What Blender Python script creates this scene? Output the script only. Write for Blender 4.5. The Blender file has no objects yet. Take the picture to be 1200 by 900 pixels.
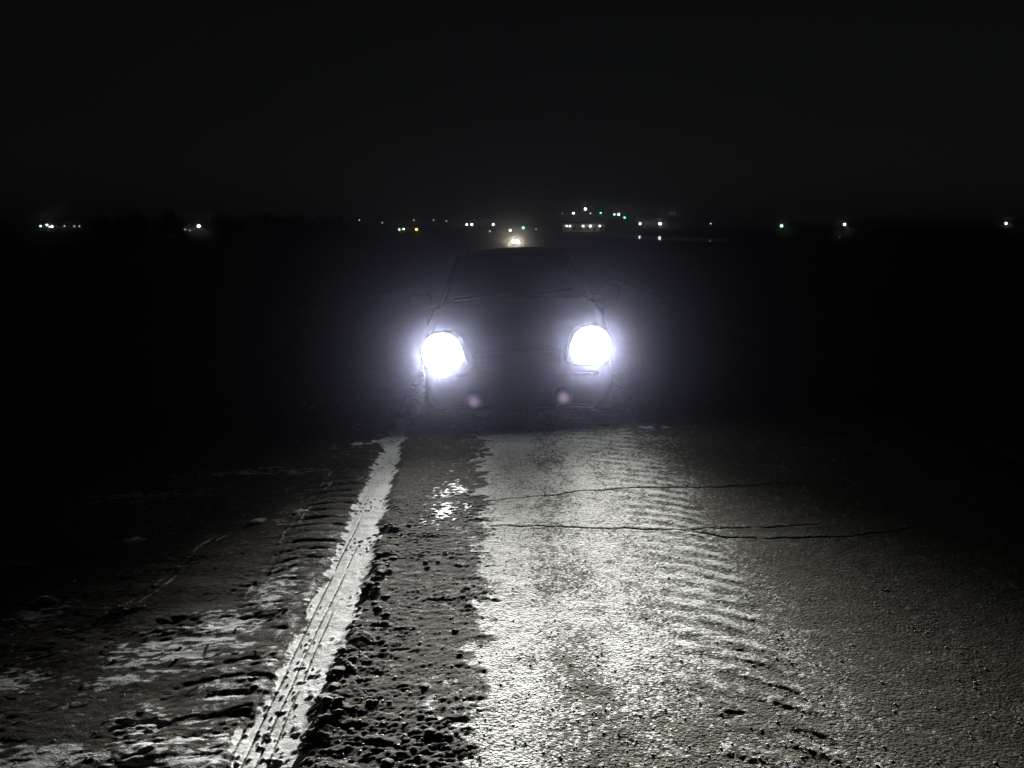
import bpy, bmesh, math, random
import numpy as np
from mathutils import Vector, Matrix
R = math.radians
random.seed(7)
SC = bpy.context.scene
COL = SC.collection

# ------------------------------------------------------------------ camera, sky, exposure
cam_d = bpy.data.cameras.new('camera')
cam_d.sensor_width = 36.0
cam_d.lens = 31.17
cam_d.clip_start = 0.05
cam_d.clip_end = 6000
cam = bpy.data.objects.new('camera', cam_d)
COL.objects.link(cam)
cam.location = (0, 0, 1.7)
cam.rotation_euler = (R(90 - 10.1), 0, 0)
SC.camera = cam

W = bpy.data.worlds.new('World')
SC.world = W
W.use_nodes = True
wn = W.node_tree
bg = wn.nodes['Background']
sky = wn.nodes.new('ShaderNodeTexSky')
sky.sky_type = 'NISHITA'
sky.sun_disc = False
sky.sun_elevation = R(14)
sky.sun_rotation = R(200)
hs = wn.nodes.new('ShaderNodeHueSaturation')
hs.inputs['Saturation'].default_value = 0.25
wn.links.new(sky.outputs[0], hs.inputs['Color'])
wn.links.new(hs.outputs[0], bg.inputs['Color'])
bg.inputs['Strength'].default_value = 0.0006

SC.view_settings.view_transform = 'Standard'
SC.view_settings.look = 'None'
SC.view_settings.exposure = 0
SC.view_settings.gamma = 1
SC.cycles.use_denoising = True
SC.cycles.max_bounces = 6
SC.cycles.diffuse_bounces = 2
SC.cycles.glossy_bounces = 3
SC.cycles.volume_bounces = 1
SC.cycles.sample_clamp_indirect = 2.0

BEAM_POWER = 3600.0        # dipped beam of each headlamp of the near car
HALO_POWER = 4100.0        # narrow spot added to each, aimed at the camera for the halo
BEAM_COLOR = (1.0, 0.985, 0.94)
HAZE_DENSITY = 0.0005
SLOPE = 0.045              # the road leans down to one side

# ------------------------------------------------------------------ helpers
def tag(o, label=None, cat=None, group=None, kind=None):
    if label: o['label'] = label
    if cat: o['category'] = cat
    if group: o['group'] = group
    if kind: o['kind'] = kind
    return o

def obj(name, me, mat=None, parent=None, loc=None):
    o = bpy.data.objects.new(name, me)
    COL.objects.link(o)
    if mat is not None and me is not None and not me.materials:
        me.materials.append(mat)
    if parent is not None: o.parent = parent
    if loc is not None: o.location = loc
    return o

def empty(name, loc=(0, 0, 0), rot=(0, 0, 0)):
    o = bpy.data.objects.new(name, None)
    o.empty_display_size = 0.2
    COL.objects.link(o)
    o.location = loc
    o.rotation_euler = rot
    return o

def copy_tree(o, parent=None):
    c = o.copy()
    COL.objects.link(c)
    c.parent = parent
    for ch in list(o.children):
        copy_tree(ch, c)
    return c

def mesh(name, verts, faces, smooth=False):
    me = bpy.data.meshes.new(name)
    me.from_pydata([tuple(v) for v in verts], [], faces)
    me.update()
    if smooth:
        me.polygons.foreach_set('use_smooth', [True] * len(me.polygons))
    return me

def bm_mesh(name, bm, smooth=False):
    me = bpy.data.meshes.new(name)
    bmesh.ops.recalc_face_normals(bm, faces=bm.faces)
    bm.to_mesh(me)
    bm.free()
    if smooth:
        me.polygons.foreach_set('use_smooth', [True] * len(me.polygons))
    return me

def add_box(bm, c, s, rot=None):
    m = Matrix.Translation(Vector(c))
    if rot is not None: m = m @ rot
    m = m @ Matrix.Diagonal((s[0], s[1], s[2], 1))
    return bmesh.ops.create_cube(bm, size=1, matrix=m)

def add_tube(bm, p, q, r0, r1, n=8):
    p, q = Vector(p), Vector(q)
    d = (q - p)
    L = d.length
    rot = Vector((0, 0, 1)).rotation_difference(d.normalized()).to_matrix().to_4x4()
    m = Matrix.Translation((p + q) / 2) @ rot
    bmesh.ops.create_cone(bm, cap_ends=True, segments=n, radius1=r0, radius2=r1, depth=L, matrix=m)

def bevel_box(name, c, s, b=0.01, rot=None):
    bm = bmesh.new()
    add_box(bm, c, s, rot)
    bmesh.ops.bevel(bm, geom=bm.edges[:], offset=b, segments=2, affect='EDGES')
    return bm_mesh(name, bm)

def mat(name, col, rough=0.6, metal=0.0, spec=0.5, emit=None, es=0.0, coat=0.0, noise=None):
    m = bpy.data.materials.new(name)
    m.use_nodes = True
    b = m.node_tree.nodes['Principled BSDF']
    b.inputs['Base Color'].default_value = (*col, 1)
    b.inputs['Roughness'].default_value = rough
    b.inputs['Metallic'].default_value = metal
    b.inputs['Specular IOR Level'].default_value = spec
    b.inputs['Coat Weight'].default_value = coat
    if emit:
        b.inputs['Emission Color'].default_value = (*emit, 1)
        b.inputs['Emission Strength'].default_value = es
    if noise:
        nt = m.node_tree
        tc = nt.nodes.new('ShaderNodeTexCoord')
        n = nt.nodes.new('ShaderNodeTexNoise')
        n.inputs['Scale'].default_value = noise
        n.inputs['Detail'].default_value = 5
        r = nt.nodes.new('ShaderNodeValToRGB')
        r.color_ramp.elements[0].position = 0.3
        r.color_ramp.elements[1].position = 0.7
        r.color_ramp.elements[0].color = (*[c * 0.6 for c in col], 1)
        r.color_ramp.elements[1].color = (*[min(1, c * 1.35) for c in col], 1)
        nt.links.new(tc.outputs['Object'], n.inputs['Vector'])
        nt.links.new(n.outputs['Fac'], r.inputs['Fac'])
        nt.links.new(r.outputs['Color'], b.inputs['Base Color'])
    return m

_rng = np.random.RandomState(11)
_PERM = _rng.permutation(4096)
_ANG = _rng.rand(4096) * 2 * np.pi
_GX, _GY = np.cos(_ANG), np.sin(_ANG)

def pn(x, y, wl, seed=0, wly=None):
    """gradient noise with wavelength wl metres, about -1..1"""
    u = np.asarray(x, float) / wl + seed * 17.31
    v = np.asarray(y, float) / (wly or wl) + seed * 9.73
    iu, iv = np.floor(u).astype(np.int64), np.floor(v).astype(np.int64)
    fu, fv = u - iu, v - iv
    su = fu * fu * fu * (fu * (fu * 6 - 15) + 10)
    sv = fv * fv * fv * (fv * (fv * 6 - 15) + 10)
    def g(a, b, dx, dy):
        h = _PERM[(_PERM[a & 4095] + b) & 4095]
        return _GX[h] * dx + _GY[h] * dy
    n00 = g(iu, iv, fu, fv)
    n10 = g(iu + 1, iv, fu - 1, fv)
    n01 = g(iu, iv + 1, fu, fv - 1)
    n11 = g(iu + 1, iv + 1, fu - 1, fv - 1)
    return 1.5 * ((n00 * (1 - su) + n10 * su) * (1 - sv) + (n01 * (1 - su) + n11 * su) * sv)

def sst(a, b, v):
    t = np.clip((v - a) / (b - a), 0, 1)
    return t * t * (3 - 2 * t)

def band(v, lo, hi, soft):
    return sst(lo - soft, lo + soft, v) * (1 - sst(hi - soft, hi + soft, v))

# ------------------------------------------------------------------ terrain
def base_z(x, y):
    x = np.asarray(x, float); y = np.asarray(y, float)
    fade = 1 - sst(6, 30, np.abs(x))
    fade = fade * (1 - sst(14, 60, y))
    z = SLOPE * np.clip(x, -9, 9) * fade
    z = z - 2.9 * sst(10, 170, y) + 1.4 * sst(300, 470, y)
    # a basin that holds the frozen pond
    d = np.hypot((x - 58) / 21, (y - 385) / 130)
    z = z - 1.1 * (1 - sst(0.75, 1.1, d))
    return z

RX0, RX1 = -3.9, 3.6
XL = lambda y: np.interp(y, [2.6, 3.2, 4.0, 5.3, 6.5, 7.2, 12], [-.945, -.94, -.955, -1.0, -1.035, -1.05, -1.15])
XR = lambda y: np.interp(y, [2.6, 3.2, 4.0, 5.2, 6.5, 7.2, 12], [-.700, -.705, -.708, -.778, -.86, -.905, -.98])
XB = lambda y: np.interp(y, [2.6, 3.5, 3.9, 5.2, 6.4, 8.0], [-.13, -.145, -.105, -.145, -.225, -.28])
XD0 = lambda y: np.interp(y, [2.4, 3.4, 4.3, 5.8, 6.5, 8], [.66, .66, .70, .62, .55, .45])
XD1 = lambda y: np.interp(y, [2.4, 3.4, 4.3, 5.8, 6.5, 8], [1.05, 1.06, 1.09, 1.10, 1.03, .95])

CRACKS = [
    [(-.16, 5.378), (.109, 5.429), (.439, 5.491), (.828, 5.527), (1.254, 5.463), (1.583, 5.471), (1.9, 5.50)],
    [(-.123, 4.889), (.195, 4.848), (.575, 4.756), (.946, 4.695), (1.181, 4.693), (1.412, 4.677), (1.70, 4.70)],
    [(.946, 4.695), (1.147, 4.547), (1.404, 4.488), (1.811, 4.49), (2.21, 4.574)],
]
# x, y, radius x, radius y, strength of the snow left lying on the churned verge
PATCHES = [(-1.40, 3.50, .26, .17, .95), (-1.30, 3.72, .16, .16, .75), (-1.33, 2.92, .10, .10, 1.0), (-1.62, 2.73, .30, .08, .9),
           (-1.20, 2.74, .18, .10, .8), (-2.02, 3.28, .14, .13, .85), (-1.16, 4.05, .10, .35, .6), (-1.55, 3.25, .16, .05, .7),
           (-2.22, 4.89, .08, .05, .5), (-1.10, 3.15, .10, .25, .55), (-1.85, 3.93, .10, .06, .5), (-2.25, 3.95, .12, .20, .5),
           (-2.6, 5.8, .5, .12, .45), (-1.9, 6.3, .6, .10, .4), (-3.0, 4.6, .4, .12, .5), (-1.06, 2.62, .10, .2, .7)]

def road_fields(X, Y):
    near = 1 - sst(9.0, 14.0, Y)               # fine relief only where the mesh can carry it
    jag = 0.030 * pn(X, Y, .16, 1) + 0.022 * pn(X, Y, .055, 2) + .014 * pn(X, Y, .03, 25)
    xl, xr, xb = XL(Y), XR(Y) + .03 * pn(X, Y, .22, 90), XB(Y) + .09 * pn(X, Y, .34, 91, .25) + .08 * pn(X, Y, .14, 92, .08)
    xd0, xd1 = XD0(Y), XD1(Y)
    h = .004 * pn(X, Y, 1.1, 3) + .0025 * pn(X, Y, .45, 4)
    snow = np.zeros_like(X)
    gravel = np.zeros_like(X)
    ice = np.zeros_like(X)

    # --- packed snow in the left wheel track
    s1 = sst(-.025, .02, X - xl + jag * 1.3) * (1 - sst(-.02, .02, X - xr + jag * 1.5))
    h = h - .018 * band(X, xl, xr, .04) + s1 * (.0012 * pn(X, Y, .045, 5) + .0007 * pn(X, Y, .022, 6) + .002 * pn(X, Y, .12, 33))
    snow = np.maximum(snow, s1 * (1.08 + .14 * pn(X, Y, .09, 7)))
    fadeg = 1 - sst(3.9, 5.4, Y)
    for gx, dep, w, y1 in ((-.948, .003, .0045, 3.9), (-.903, .0045, .0045, 4.9), (-.856, .0045, .0045, 4.5), (-.818, .002, .0045, 3.7)):
        gxx = gx + .0 * Y + .006 * pn(X * 0, Y, .5, 8) - (Y - 3.2) * .012
        if gx == -.856: gxx = gxx + .012 * sst(3.4, 4.2, Y)
        g = np.exp(-((X - gxx) / w) ** 2) * (1 - sst(y1, y1 + .5, Y)) * sst(-.75, -.25, pn(X * 0, Y, .16, 9 + int(gx * -1000) % 7))
        h = h - dep * g
        snow = snow - .95 * g * s1
    # crumbs of dirt on the packed snow
    cr = np.maximum(sst(.50, .70, pn(X, Y, .05, 12)), sst(.42, .62, pn(X, Y, .024, 96))) * s1 * sst(-.1, .4, pn(X, Y, .25, 13) + .25)
    snow = snow - .8 * cr
    h = h + .005 * cr

    # --- churned dark strip between the wheel tracks
    cs = sst(-.02, .02, X - xr + jag * 1.5) * (1 - sst(-.03, .03, X - xb + jag * 1.6))
    clod = (np.maximum(0, pn(X, Y, .11, 14, .05)) * .008 + np.abs(pn(X, Y, .04, 15, .022)) * .0055 + pn(X, Y, .020, 16, .014) * .0035 + .003 * pn(X, Y, .055, 97, .03)) * (.55 + .6 * sst(-.3, .6, pn(X, Y, .35, 72)))
    lip = np.exp(-((X - xr - .05) / .06) ** 2) * (.006 + .020 * np.maximum(0, pn(X, Y, .14, 17)))
    csoft = 1 - .35 * sst(4.5, 5.6, Y)
    h = h + cs * csoft * (clod + lip)
    fine = pn(X, Y, .075, 18, .035) + .7 * pn(X, Y, .03, 19) + .5 * pn(X, Y, .35, 20)
    right = sst(xr + .15, xb, X)
    snow = np.maximum(snow, cs * np.clip(.03 + .24 * right ** 2 - .10 * sst(5.0, 5.8, Y) + .30 * fine - 14 * cs * clod, 0, 1))
    gravel = np.maximum(gravel, cs * (.02 + .10 * right))

    # --- small refrozen puddle on it
    px, py = (X + .405), (Y - 5.40)
    pd = np.hypot(px / .125, py / .46) + .7 * pn(X, Y, .09, 21, .16) + .75 * pn(X, Y, .03, 22)
    ice0 = (1 - sst(.45, .95, pd)) * sst(-.45, .25, pn(X, Y, .045, 98, .03) + .1) * (1 - .9 * np.exp(-((Y - 5.43) / .07) ** 2))
    ice = np.maximum(ice, ice0)
    h = h * (1 - .75 * ice0) + (.006 + .002 * pn(X, Y, .04, 23)) * ice0
    snow = np.maximum(snow * (1 - ice0), .55 * ice0)

    # --- frosted gravel of the other half of the road
    rl = sst(-.06, .05, X - xb + jag * 1.8)
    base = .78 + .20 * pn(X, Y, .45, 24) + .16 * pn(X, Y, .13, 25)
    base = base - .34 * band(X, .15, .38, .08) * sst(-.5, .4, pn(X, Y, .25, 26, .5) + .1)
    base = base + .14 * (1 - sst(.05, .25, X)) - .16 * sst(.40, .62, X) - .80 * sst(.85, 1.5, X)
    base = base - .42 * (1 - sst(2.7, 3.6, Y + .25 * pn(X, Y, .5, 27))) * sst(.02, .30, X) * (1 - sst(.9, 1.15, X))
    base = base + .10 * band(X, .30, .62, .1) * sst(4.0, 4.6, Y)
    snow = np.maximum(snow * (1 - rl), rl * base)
    gravel = np.maximum(gravel * (1 - rl), rl * (.75 - .2 * sst(1.0, 1.6, X)))
    grain = .0016 * pn(X, Y, .026, 28, .020) + .0030 * pn(X, Y, .12, 30)
    h = h + rl * grain * (1 - .45 * sst(1.0, 1.3, X))

    # --- tractor tread pressed into it
    td = band(X, xd0, xd1, .05) * rl
    u = (X - xd0) / (xd1 - xd0)
    ph = (Y + .42 * (X - xd0) + .10 * u * u + .030 * pn(X, Y, .33, 31) + .016 * pn(X, Y, .11, 93)) / .145
    rib = .5 + .5 * np.sin(2 * np.pi * ph)
    rib = sst(.18, .85, rib)
    ragged = sst(-.45, .35, pn(X, Y, .30, 32) + .6 * pn(X, Y, .09, 94) + .30)
    amp = (.45 + .55 * u) * ragged * (1 - .45 * sst(5.2, 6.0, Y))
    h = h + td * amp * (.0058 * rib - .0034) * (.6 + .6 * pn(X, Y, .06, 74))
    snow = snow + td * amp * (.52 * rib - .26) + td * .20 * pn(X, Y, .07, 95)
    gravel = np.clip(gravel - .3 * td * rib, 0, 1)
    # strip of loose stones and wide smooth dusting beyond
    st = np.exp(-((X - 1.715 - .03 * pn(X * 0, Y, .4, 33)) / .07) ** 2) * band(Y, 2.9, 4.5, .3)
    snow = snow - .12 * st
    h = h + st * (.004 * np.abs(pn(X, Y, .03, 34)) - .002)

    # --- frost cracks across the lane
    for k, c in enumerate(CRACKS):
        d = np.full(X.shape, 9.0)
        jy = .018 * pn(X, Y * 0, .14, 40 + k) + .009 * pn(X, Y * 0, .04, 45 + k)
        sel = (Y > 4.2) & (Y < 5.8) & (X > -.4) & (X < 2.4)
        xs, ys = X[sel], Y[sel] + jy[sel]
        dd = np.full(xs.shape, 9.0)
        for (ax, ay), (bx, by) in zip(c[:-1], c[1:]):
            vx, vy = bx - ax, by - ay
            t = np.clip(((xs - ax) * vx + (ys - ay) * vy) / (vx * vx + vy * vy), 0, 1)
            dd = np.minimum(dd, np.hypot(xs - ax - t * vx, ys - ay - t * vy))
        d[sel] = dd
        w = .0065 * (1 + .5 * pn(X, Y, .2, 50 + k))
        g = np.exp(-(d / w) ** 2) * sst(-.9, -.1, pn(X, Y, .11, 55 + k)) * (1 - .5 * sst(1.3, 2.0, X))
        h = h - .009 * g + .0015 * np.exp(-((d - .03) / .02) ** 2)
        snow = snow - .6 * g
        gravel = gravel * (1 - .6 * g)

    # --- left verge: mud with tractor lugs, lumps and leftover snow
    lf = 1 - sst(-.03, .03, X - xl + jag * 1.3)
    lugz = band(X, xl - .36, xl - .0, .05) * lf
    u = (xl - X) / .36
    ph = (Y + .20 * u * u - .14 * u + .02 * pn(X, Y, .25, 60)) / .140
    lug = 1 - np.exp(-((ph - np.round(ph)) / .16) ** 2)
    clean = sst(4.2, 5.0, Y) * (1 - .6 * sst(6.0, 6.8, Y))
    h = h + lugz * (.011 * lug - .009) * (.35 + .9 * sst(-.4, .4, pn(X, Y, .16, 75))) * (.45 + .55 * clean)
    lump = .65 * (.018 * np.maximum(-.1, pn(X, Y, .26, 61, .12)) + .010 * np.abs(pn(X, Y, .10, 62, .05)) + .004 * pn(X, Y, .035, 63, .022)) * (.35 + .8 * sst(-.2, .6, pn(X, Y, .4, 73)))
    rough_l = 1 - .72 * sst(4.1, 5.2, Y)
    h = h + lf * rough_l * lump + lf * .010 * pn(X, Y, .6, 64, .25)
    # thin snow lines pressed by narrow tyres
    sn = np.zeros_like(X)
    for cx, y0, y1, wv in ((np.interp(Y, [3.8, 4.2, 5.2, 7.1], [-1.285, -1.25, -1.31, -1.26]), 3.7, 7.2, .55),
                           (np.interp(Y, [3.3, 3.9, 4.2, 4.8, 5.5], [-1.86, -1.85, -1.77, -1.73, -1.55]), 3.85, 5.0, .7)):
        for off in (-.028, .022):
            ln = np.exp(-((X - cx - off + jag * .2) / .010) ** 2) * band(Y, y0, y1, .15)
            sn = np.maximum(sn, ln * sst(-.1, .45, pn(X, Y, .10, 65, .22) + .05) * wv)
            h = h + .003 * ln * lf
        tr = np.exp(-((X - cx) / .06) ** 2) * band(Y, y0, y1, .15)
        h = h - .006 * tr * lf
    streak = .9 * pn(X, Y, .20, 66, .045) + 1.0 * pn(X, Y, .075, 67, .022) + .7 * pn(X, Y, .03, 68, .018)
    for (a, b, rx, ry, s) in PATCHES:
        d = np.hypot((X - a) / rx, (Y - b) / ry)
        sn = np.maximum(sn, 1.05 * s * np.clip(1.15 - d * .95 + .95 * streak, 0, 1) * (1 - sst(1.1, 1.7, d)))
    sn = np.maximum(sn, np.clip(.5 * streak - .16 + .25 * pn(X, Y, .8, 69), 0, .45) * sst(0, .4, pn(X, Y, .9, 70) + .15))
    fringe = .8 * np.exp(-((X - xl + .04) / .06) ** 2) * np.clip(.35 + .5 * pn(X, Y, .05, 71), 0, 1) * (1 - .7 * sst(4.6, 5.6, Y))
    sn = np.maximum(sn, fringe) - .10 * np.clip(lump * 40, 0, 1)
    snow = np.maximum(snow * (1 - lf), lf * np.clip(sn, 0, 1.15))
    gravel = gravel * (1 - lf)
    far = 1 - sst(8.5, 13, Y)
    rim = sst(.1, .9, np.minimum(X - RX0, RX1 - X))
    snow = snow * rim * far; gravel = gravel * rim * far
    return h * near, np.clip(snow, 0, 1.2), np.clip(gravel, 0, 1), np.clip(ice, 0, 1)

def grow(start, end, d0, k):
    out = [start]
    d = d0
    sgn = 1 if end > start else -1
    while (end - out[-1]) * sgn > d:
        out.append(out[-1] + sgn * d)
        d *= k
    out.append(end)
    return out

def grid_mesh(name, xs, ys, zfun):
    X, Y = np.meshgrid(xs, ys)
    Z, attrs = zfun(X, Y)
    ny, nx = X.shape
    co = np.stack([X, Y, Z], -1).reshape(-1, 3).astype(np.float32)
    i = np.arange(nx * ny).reshape(ny, nx)
    q = np.stack([i[:-1, :-1], i[:-1, 1:], i[1:, 1:], i[1:, :-1]], -1).reshape(-1, 4)
    me = bpy.data.meshes.new(name)
    me.vertices.add(len(co))
    me.vertices.foreach_set('co', co.ravel())
    me.loops.add(q.size)
    me.loops.foreach_set('vertex_index', q.ravel().astype(np.int32))
    me.polygons.add(len(q))
    me.polygons.foreach_set('loop_start', np.arange(0, q.size, 4, dtype=np.int32))
    me.polygons.foreach_set('use_smooth', np.ones(len(q), dtype=bool))
    me.update(calc_edges=True)
    for k, v in attrs.items():
        a = me.attributes.new(k, 'FLOAT', 'POINT')
        a.data.foreach_set('value', v.ravel().astype(np.float32))
    return me


def road_material():
    m = bpy.data.materials.new('frozen dirt road')
    m.use_nodes = True
    nt = m.node_tree
    b = nt.nodes['Principled BSDF']
    N, L = nt.nodes.new, nt.links.new
    def attr(n):
        a = N('ShaderNodeAttribute'); a.attribute_name = n
        return a.outputs['Fac']
    def math_(op, a, bb, clamp=False):
        x = N('ShaderNodeMath'); x.operation = op; x.use_clamp = clamp
        for i, v in enumerate((a, bb)):
            if isinstance(v, (int, float)): x.inputs[i].default_value = v
            else: L(v, x.inputs[i])
        return x.outputs[0]
    def noise(scale, detail=3, rough=.6):
        n = N('ShaderNodeTexNoise')
        n.inputs['Scale'].default_value = scale
        n.inputs['Detail'].default_value = detail
        n.inputs['Roughness'].default_value = rough
        L(tc.outputs['Object'], n.inputs['Vector'])
        return n.outputs['Fac']
    def mixc(f, a, c):
        x = N('ShaderNodeMix'); x.data_type = 'RGBA'
        if isinstance(f, float): x.inputs[0].default_value = f
        else: L(f, x.inputs[0])
        for sock, v in ((x.inputs[6], a), (x.inputs[7], c)):
            if isinstance(v, tuple): sock.default_value = (*v, 1)
            else: L(v, sock)
        return x.outputs[2]
    def ramp(f, p0, p1):
        x = N('ShaderNodeMapRange'); x.interpolation_type = 'SMOOTHSTEP'
        L(f, x.inputs[0]); x.inputs[1].default_value = p0; x.inputs[2].default_value = p1
        return x.outputs[0]
    tc = N('ShaderNodeTexCoord')
    vor = N('ShaderNodeTexVoronoi'); vor.inputs['Scale'].default_value = 82
    L(tc.outputs['Object'], vor.inputs['Vector'])
    sep = N('ShaderNodeSeparateColor'); L(vor.outputs['Color'], sep.inputs[0])
    n1, n2, n3, n4 = noise(120, 3), noise(34, 2), noise(7, 3), noise(11, 4)
    s = math_('ADD', attr('snow'), math_('MULTIPLY', math_('SUBTRACT', n1, .5), 1.3))
    s = math_('ADD', s, math_('MULTIPLY', math_('SUBTRACT', n2, .5), .8))
    s = math_('ADD', s, math_('MULTIPLY', math_('MULTIPLY', math_('SUBTRACT', sep.outputs[1], .5), 1.15), attr('gravel')))
    s = math_('ADD', s, math_('MULTIPLY', math_('SUBTRACT', n4, .5), .9))
    sf = ramp(s, .20, .88)
    soil = mixc(ramp(n2, .35, .68), (.022, .018, .012), (.066, .056, .040))
    grav = mixc(sep.outputs[0], (.038, .036, .024), (.14, .135, .095))
    soil = mixc(attr('gravel'), soil, grav)
    snowc = mixc(ramp(n3, .3, .7), (.70, .71, .70), (.86, .87, .86))
    snowc = mixc(ramp(n1, .25, .6), mixc(.3, snowc, (.30, .29, .26)), snowc)
    snowc = mixc(math_('MULTIPLY', attr('gravel'), .85), snowc, mixc(ramp(n2, .3, .7), (.19, .19, .158), (.42, .42, .37)))
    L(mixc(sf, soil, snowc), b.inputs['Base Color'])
    rg = N('ShaderNodeMix'); L(sf, rg.inputs[0]); rg.inputs[2].default_value = .92; rg.inputs[3].default_value = .68
    rg2 = N('ShaderNodeMix'); L(attr('ice'), rg2.inputs[0]); L(rg.outputs[0], rg2.inputs[2]); rg2.inputs[3].default_value = .45
    L(rg2.outputs[0], b.inputs['Roughness'])
    sp = N('ShaderNodeMix'); L(attr('ice'), sp.inputs[0]); sp.inputs[2].default_value = .10; sp.inputs[3].default_value = .17
    L(sp.outputs[0], b.inputs['Specular IOR Level'])
    bmp = N('ShaderNodeBump'); bmp.inputs['Distance'].default_value = .006
    bmp.inputs['Strength'].default_value = .50
    hgt = math_('ADD', n1, math_('MULTIPLY', math_('MULTIPLY', vor.outputs['Distance'], -1.6), attr('gravel')))
    inv = math_('SUBTRACT', 1.0, math_('MULTIPLY', attr('ice'), .4))
    L(math_('MULTIPLY', hgt, inv), bmp.inputs['Height'])
    L(bmp.outputs[0], b.inputs['Normal'])
    return m

road_mat = road_material()

xs = sorted(set(grow(-2.3, RX0, .0075, 1.02)[::-1][:-1] + list(np.arange(-2.3, -1.0, .0066)) + list(np.arange(-1.0, -.79, .0034)) + list(np.arange(-.79, 1.5, .0064)) + grow(1.5, RX1, .0075, 1.02)))
ys = grow(2.2, -8, .03, 1.15)[::-1][:-1]
y = 2.2
while y < 8.2:
    ys.append(y); y += .0050 if 4.42 < y < 5.60 else .0024 * y
ys += grow(y, 300, .025, 1.07)

def road_z(X, Y):
    h, snow, gravel, ice = road_fields(X, Y)
    edge = np.minimum(X - RX0, RX1 - X)
    dip = .10 * (1 - sst(0, .35, edge))
    return base_z(X, Y) + h - dip, dict(snow=snow, gravel=gravel, ice=ice)

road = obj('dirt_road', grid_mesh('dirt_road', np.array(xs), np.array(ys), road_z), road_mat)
tag(road, kind='structure')

def z_at(x, y):
    X, Y = np.array([[float(x)]]), np.array([[float(y)]])
    return float(road_z(X, Y)[0][0, 0])

# wide fields around and under the road
def field_z(X, Y):
    z = base_z(X, Y)
    inroad = (X > RX0 + .2) & (X < RX1 - .2) & (Y < 298)
    z = z + .05 * pn(X, Y, 2.3, 80) * (1 - sst(60, 200, np.hypot(X, Y))) * sst(3.5, 6, np.abs(X)) - .045
    z = np.where(inroad, base_z(X, Y) - .15, z)
    return z, {}
fx = sorted(set([round(v, 4) for v in grow(RX1 - .25, 2500, .12, 1.09) + grow(RX0 + .25, -2500, .12, 1.09) + list(np.linspace(RX0 + .25, RX1 - .25, 20))]))
fy = sorted(set([round(v, 4) for v in grow(-10, 3500, .25, 1.025) + [-40, -25]]))
field_mat = mat('dark winter field', (.045, .040, .032), .9, noise=1.4)
ground = obj('ground', grid_mesh('ground', np.array(fx), np.array(fy), field_z), field_mat)
tag(ground, kind='structure')

# frozen pond in the hollow
pv = []
for k in range(64):
    a = 2 * math.pi * k / 64
    rr = 1 + .06 * math.sin(3 * a) + .04 * math.sin(7 * a + 1)
    pv.append((58 + 19 * rr * math.cos(a), 385 + 118 * rr * math.sin(a), 0))
pond_mat = mat('dark pond ice', (.01, .012, .014), .07, spec=.5)
pnt = pond_mat.node_tree
nn = pnt.nodes.new('ShaderNodeTexNoise'); nn.inputs['Scale'].default_value = .6
tcn = pnt.nodes.new('ShaderNodeTexCoord'); bpn = pnt.nodes.new('ShaderNodeBump')
bpn.inputs['Strength'].default_value = .02
pnt.links.new(tcn.outputs['Object'], nn.inputs['Vector'])
pnt.links.new(nn.outputs['Fac'], bpn.inputs['Height'])
pnt.links.new(bpn.outputs[0], pnt.nodes['Principled BSDF'].inputs['Normal'])
pond = obj('pond_ice', mesh('pond_ice', pv, [list(range(64))]), pond_mat, loc=(0, 0, -2.75))
tag(pond, kind='structure')

# ------------------------------------------------------------------ the near car
paint = mat('dark car paint', (.004, .004, .005), .65, spec=.06, noise=6)
trim = mat('black plastic trim', (.006, .006, .006), .7, spec=.1, noise=30)
glass = mat('dark car glass', (.006, .007, .008), .05, spec=.6)
rubber = mat('tyre rubber', (.02, .02, .02), .85, noise=25)
alloy = mat('alloy rim', (.35, .35, .36), .35, metal=.9)
chrome = mat('dull chrome', (.5, .5, .52), .3, metal=1)
lens_near = mat('headlamp glass lit', (.9, .9, .9), .2, emit=(.93, .97, 1.0), es=14)
fog_lens = mat('fog lamp glass', (.03, .025, .03), .2, emit=(.72, .52, .78), es=.20)
lens_far = mat('distant headlamp lit', (.9, .9, .85), .2, emit=(1.0, .86, .45), es=300)
lens_far.cycles.emission_sampling = 'NONE'
nt = lens_near.node_tree         # glow painted to fade from middle to rim, like a soft glare disc
tc = nt.nodes.new('ShaderNodeTexCoord'); vm = nt.nodes.new('ShaderNodeVectorMath'); vm.operation = 'MULTIPLY'
vm.inputs[1].default_value = (1, 0, 1)
ln = nt.nodes.new('ShaderNodeVectorMath'); ln.operation = 'LENGTH'
cr = nt.nodes.new('ShaderNodeValToRGB'); cr.color_ramp.interpolation = 'EASE'
el = cr.color_ramp.elements
el[0].position = .125; el[0].color = (1, 1, 1, 1)
el[1].position = .200; el[1].color = (.008, .008, .008, 1)
for pos, val in ((.155, .22), (.172, .06), (.186, .022)):
    e = el.new(pos); e.color = (val, val, val, 1)
ml = nt.nodes.new('ShaderNodeMath'); ml.operation = 'MULTIPLY'; ml.inputs[1].default_value = 14
nt.links.new(tc.outputs['Object'], vm.inputs[0]); nt.links.new(vm.outputs[0], ln.inputs[0])
nt.links.new(ln.outputs['Value'], cr.inputs[0]); nt.links.new(cr.outputs[0], ml.inputs[0])
nt.links.new(ml.outputs[0], nt.nodes['Principled BSDF'].inputs['Emission Strength'])
nt = fog_lens.node_tree          # pink glow painted into the glass, strongest in the middle
tc = nt.nodes.new('ShaderNodeTexCoord'); ln = nt.nodes.new('ShaderNodeVectorMath'); ln.operation = 'LENGTH'
mr = nt.nodes.new('ShaderNodeMapRange'); mr.interpolation_type = 'SMOOTHSTEP'
mr.inputs[1].default_value = .025; mr.inputs[2].default_value = .075; mr.inputs[3].default_value = .34; mr.inputs[4].default_value = .0
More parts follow.
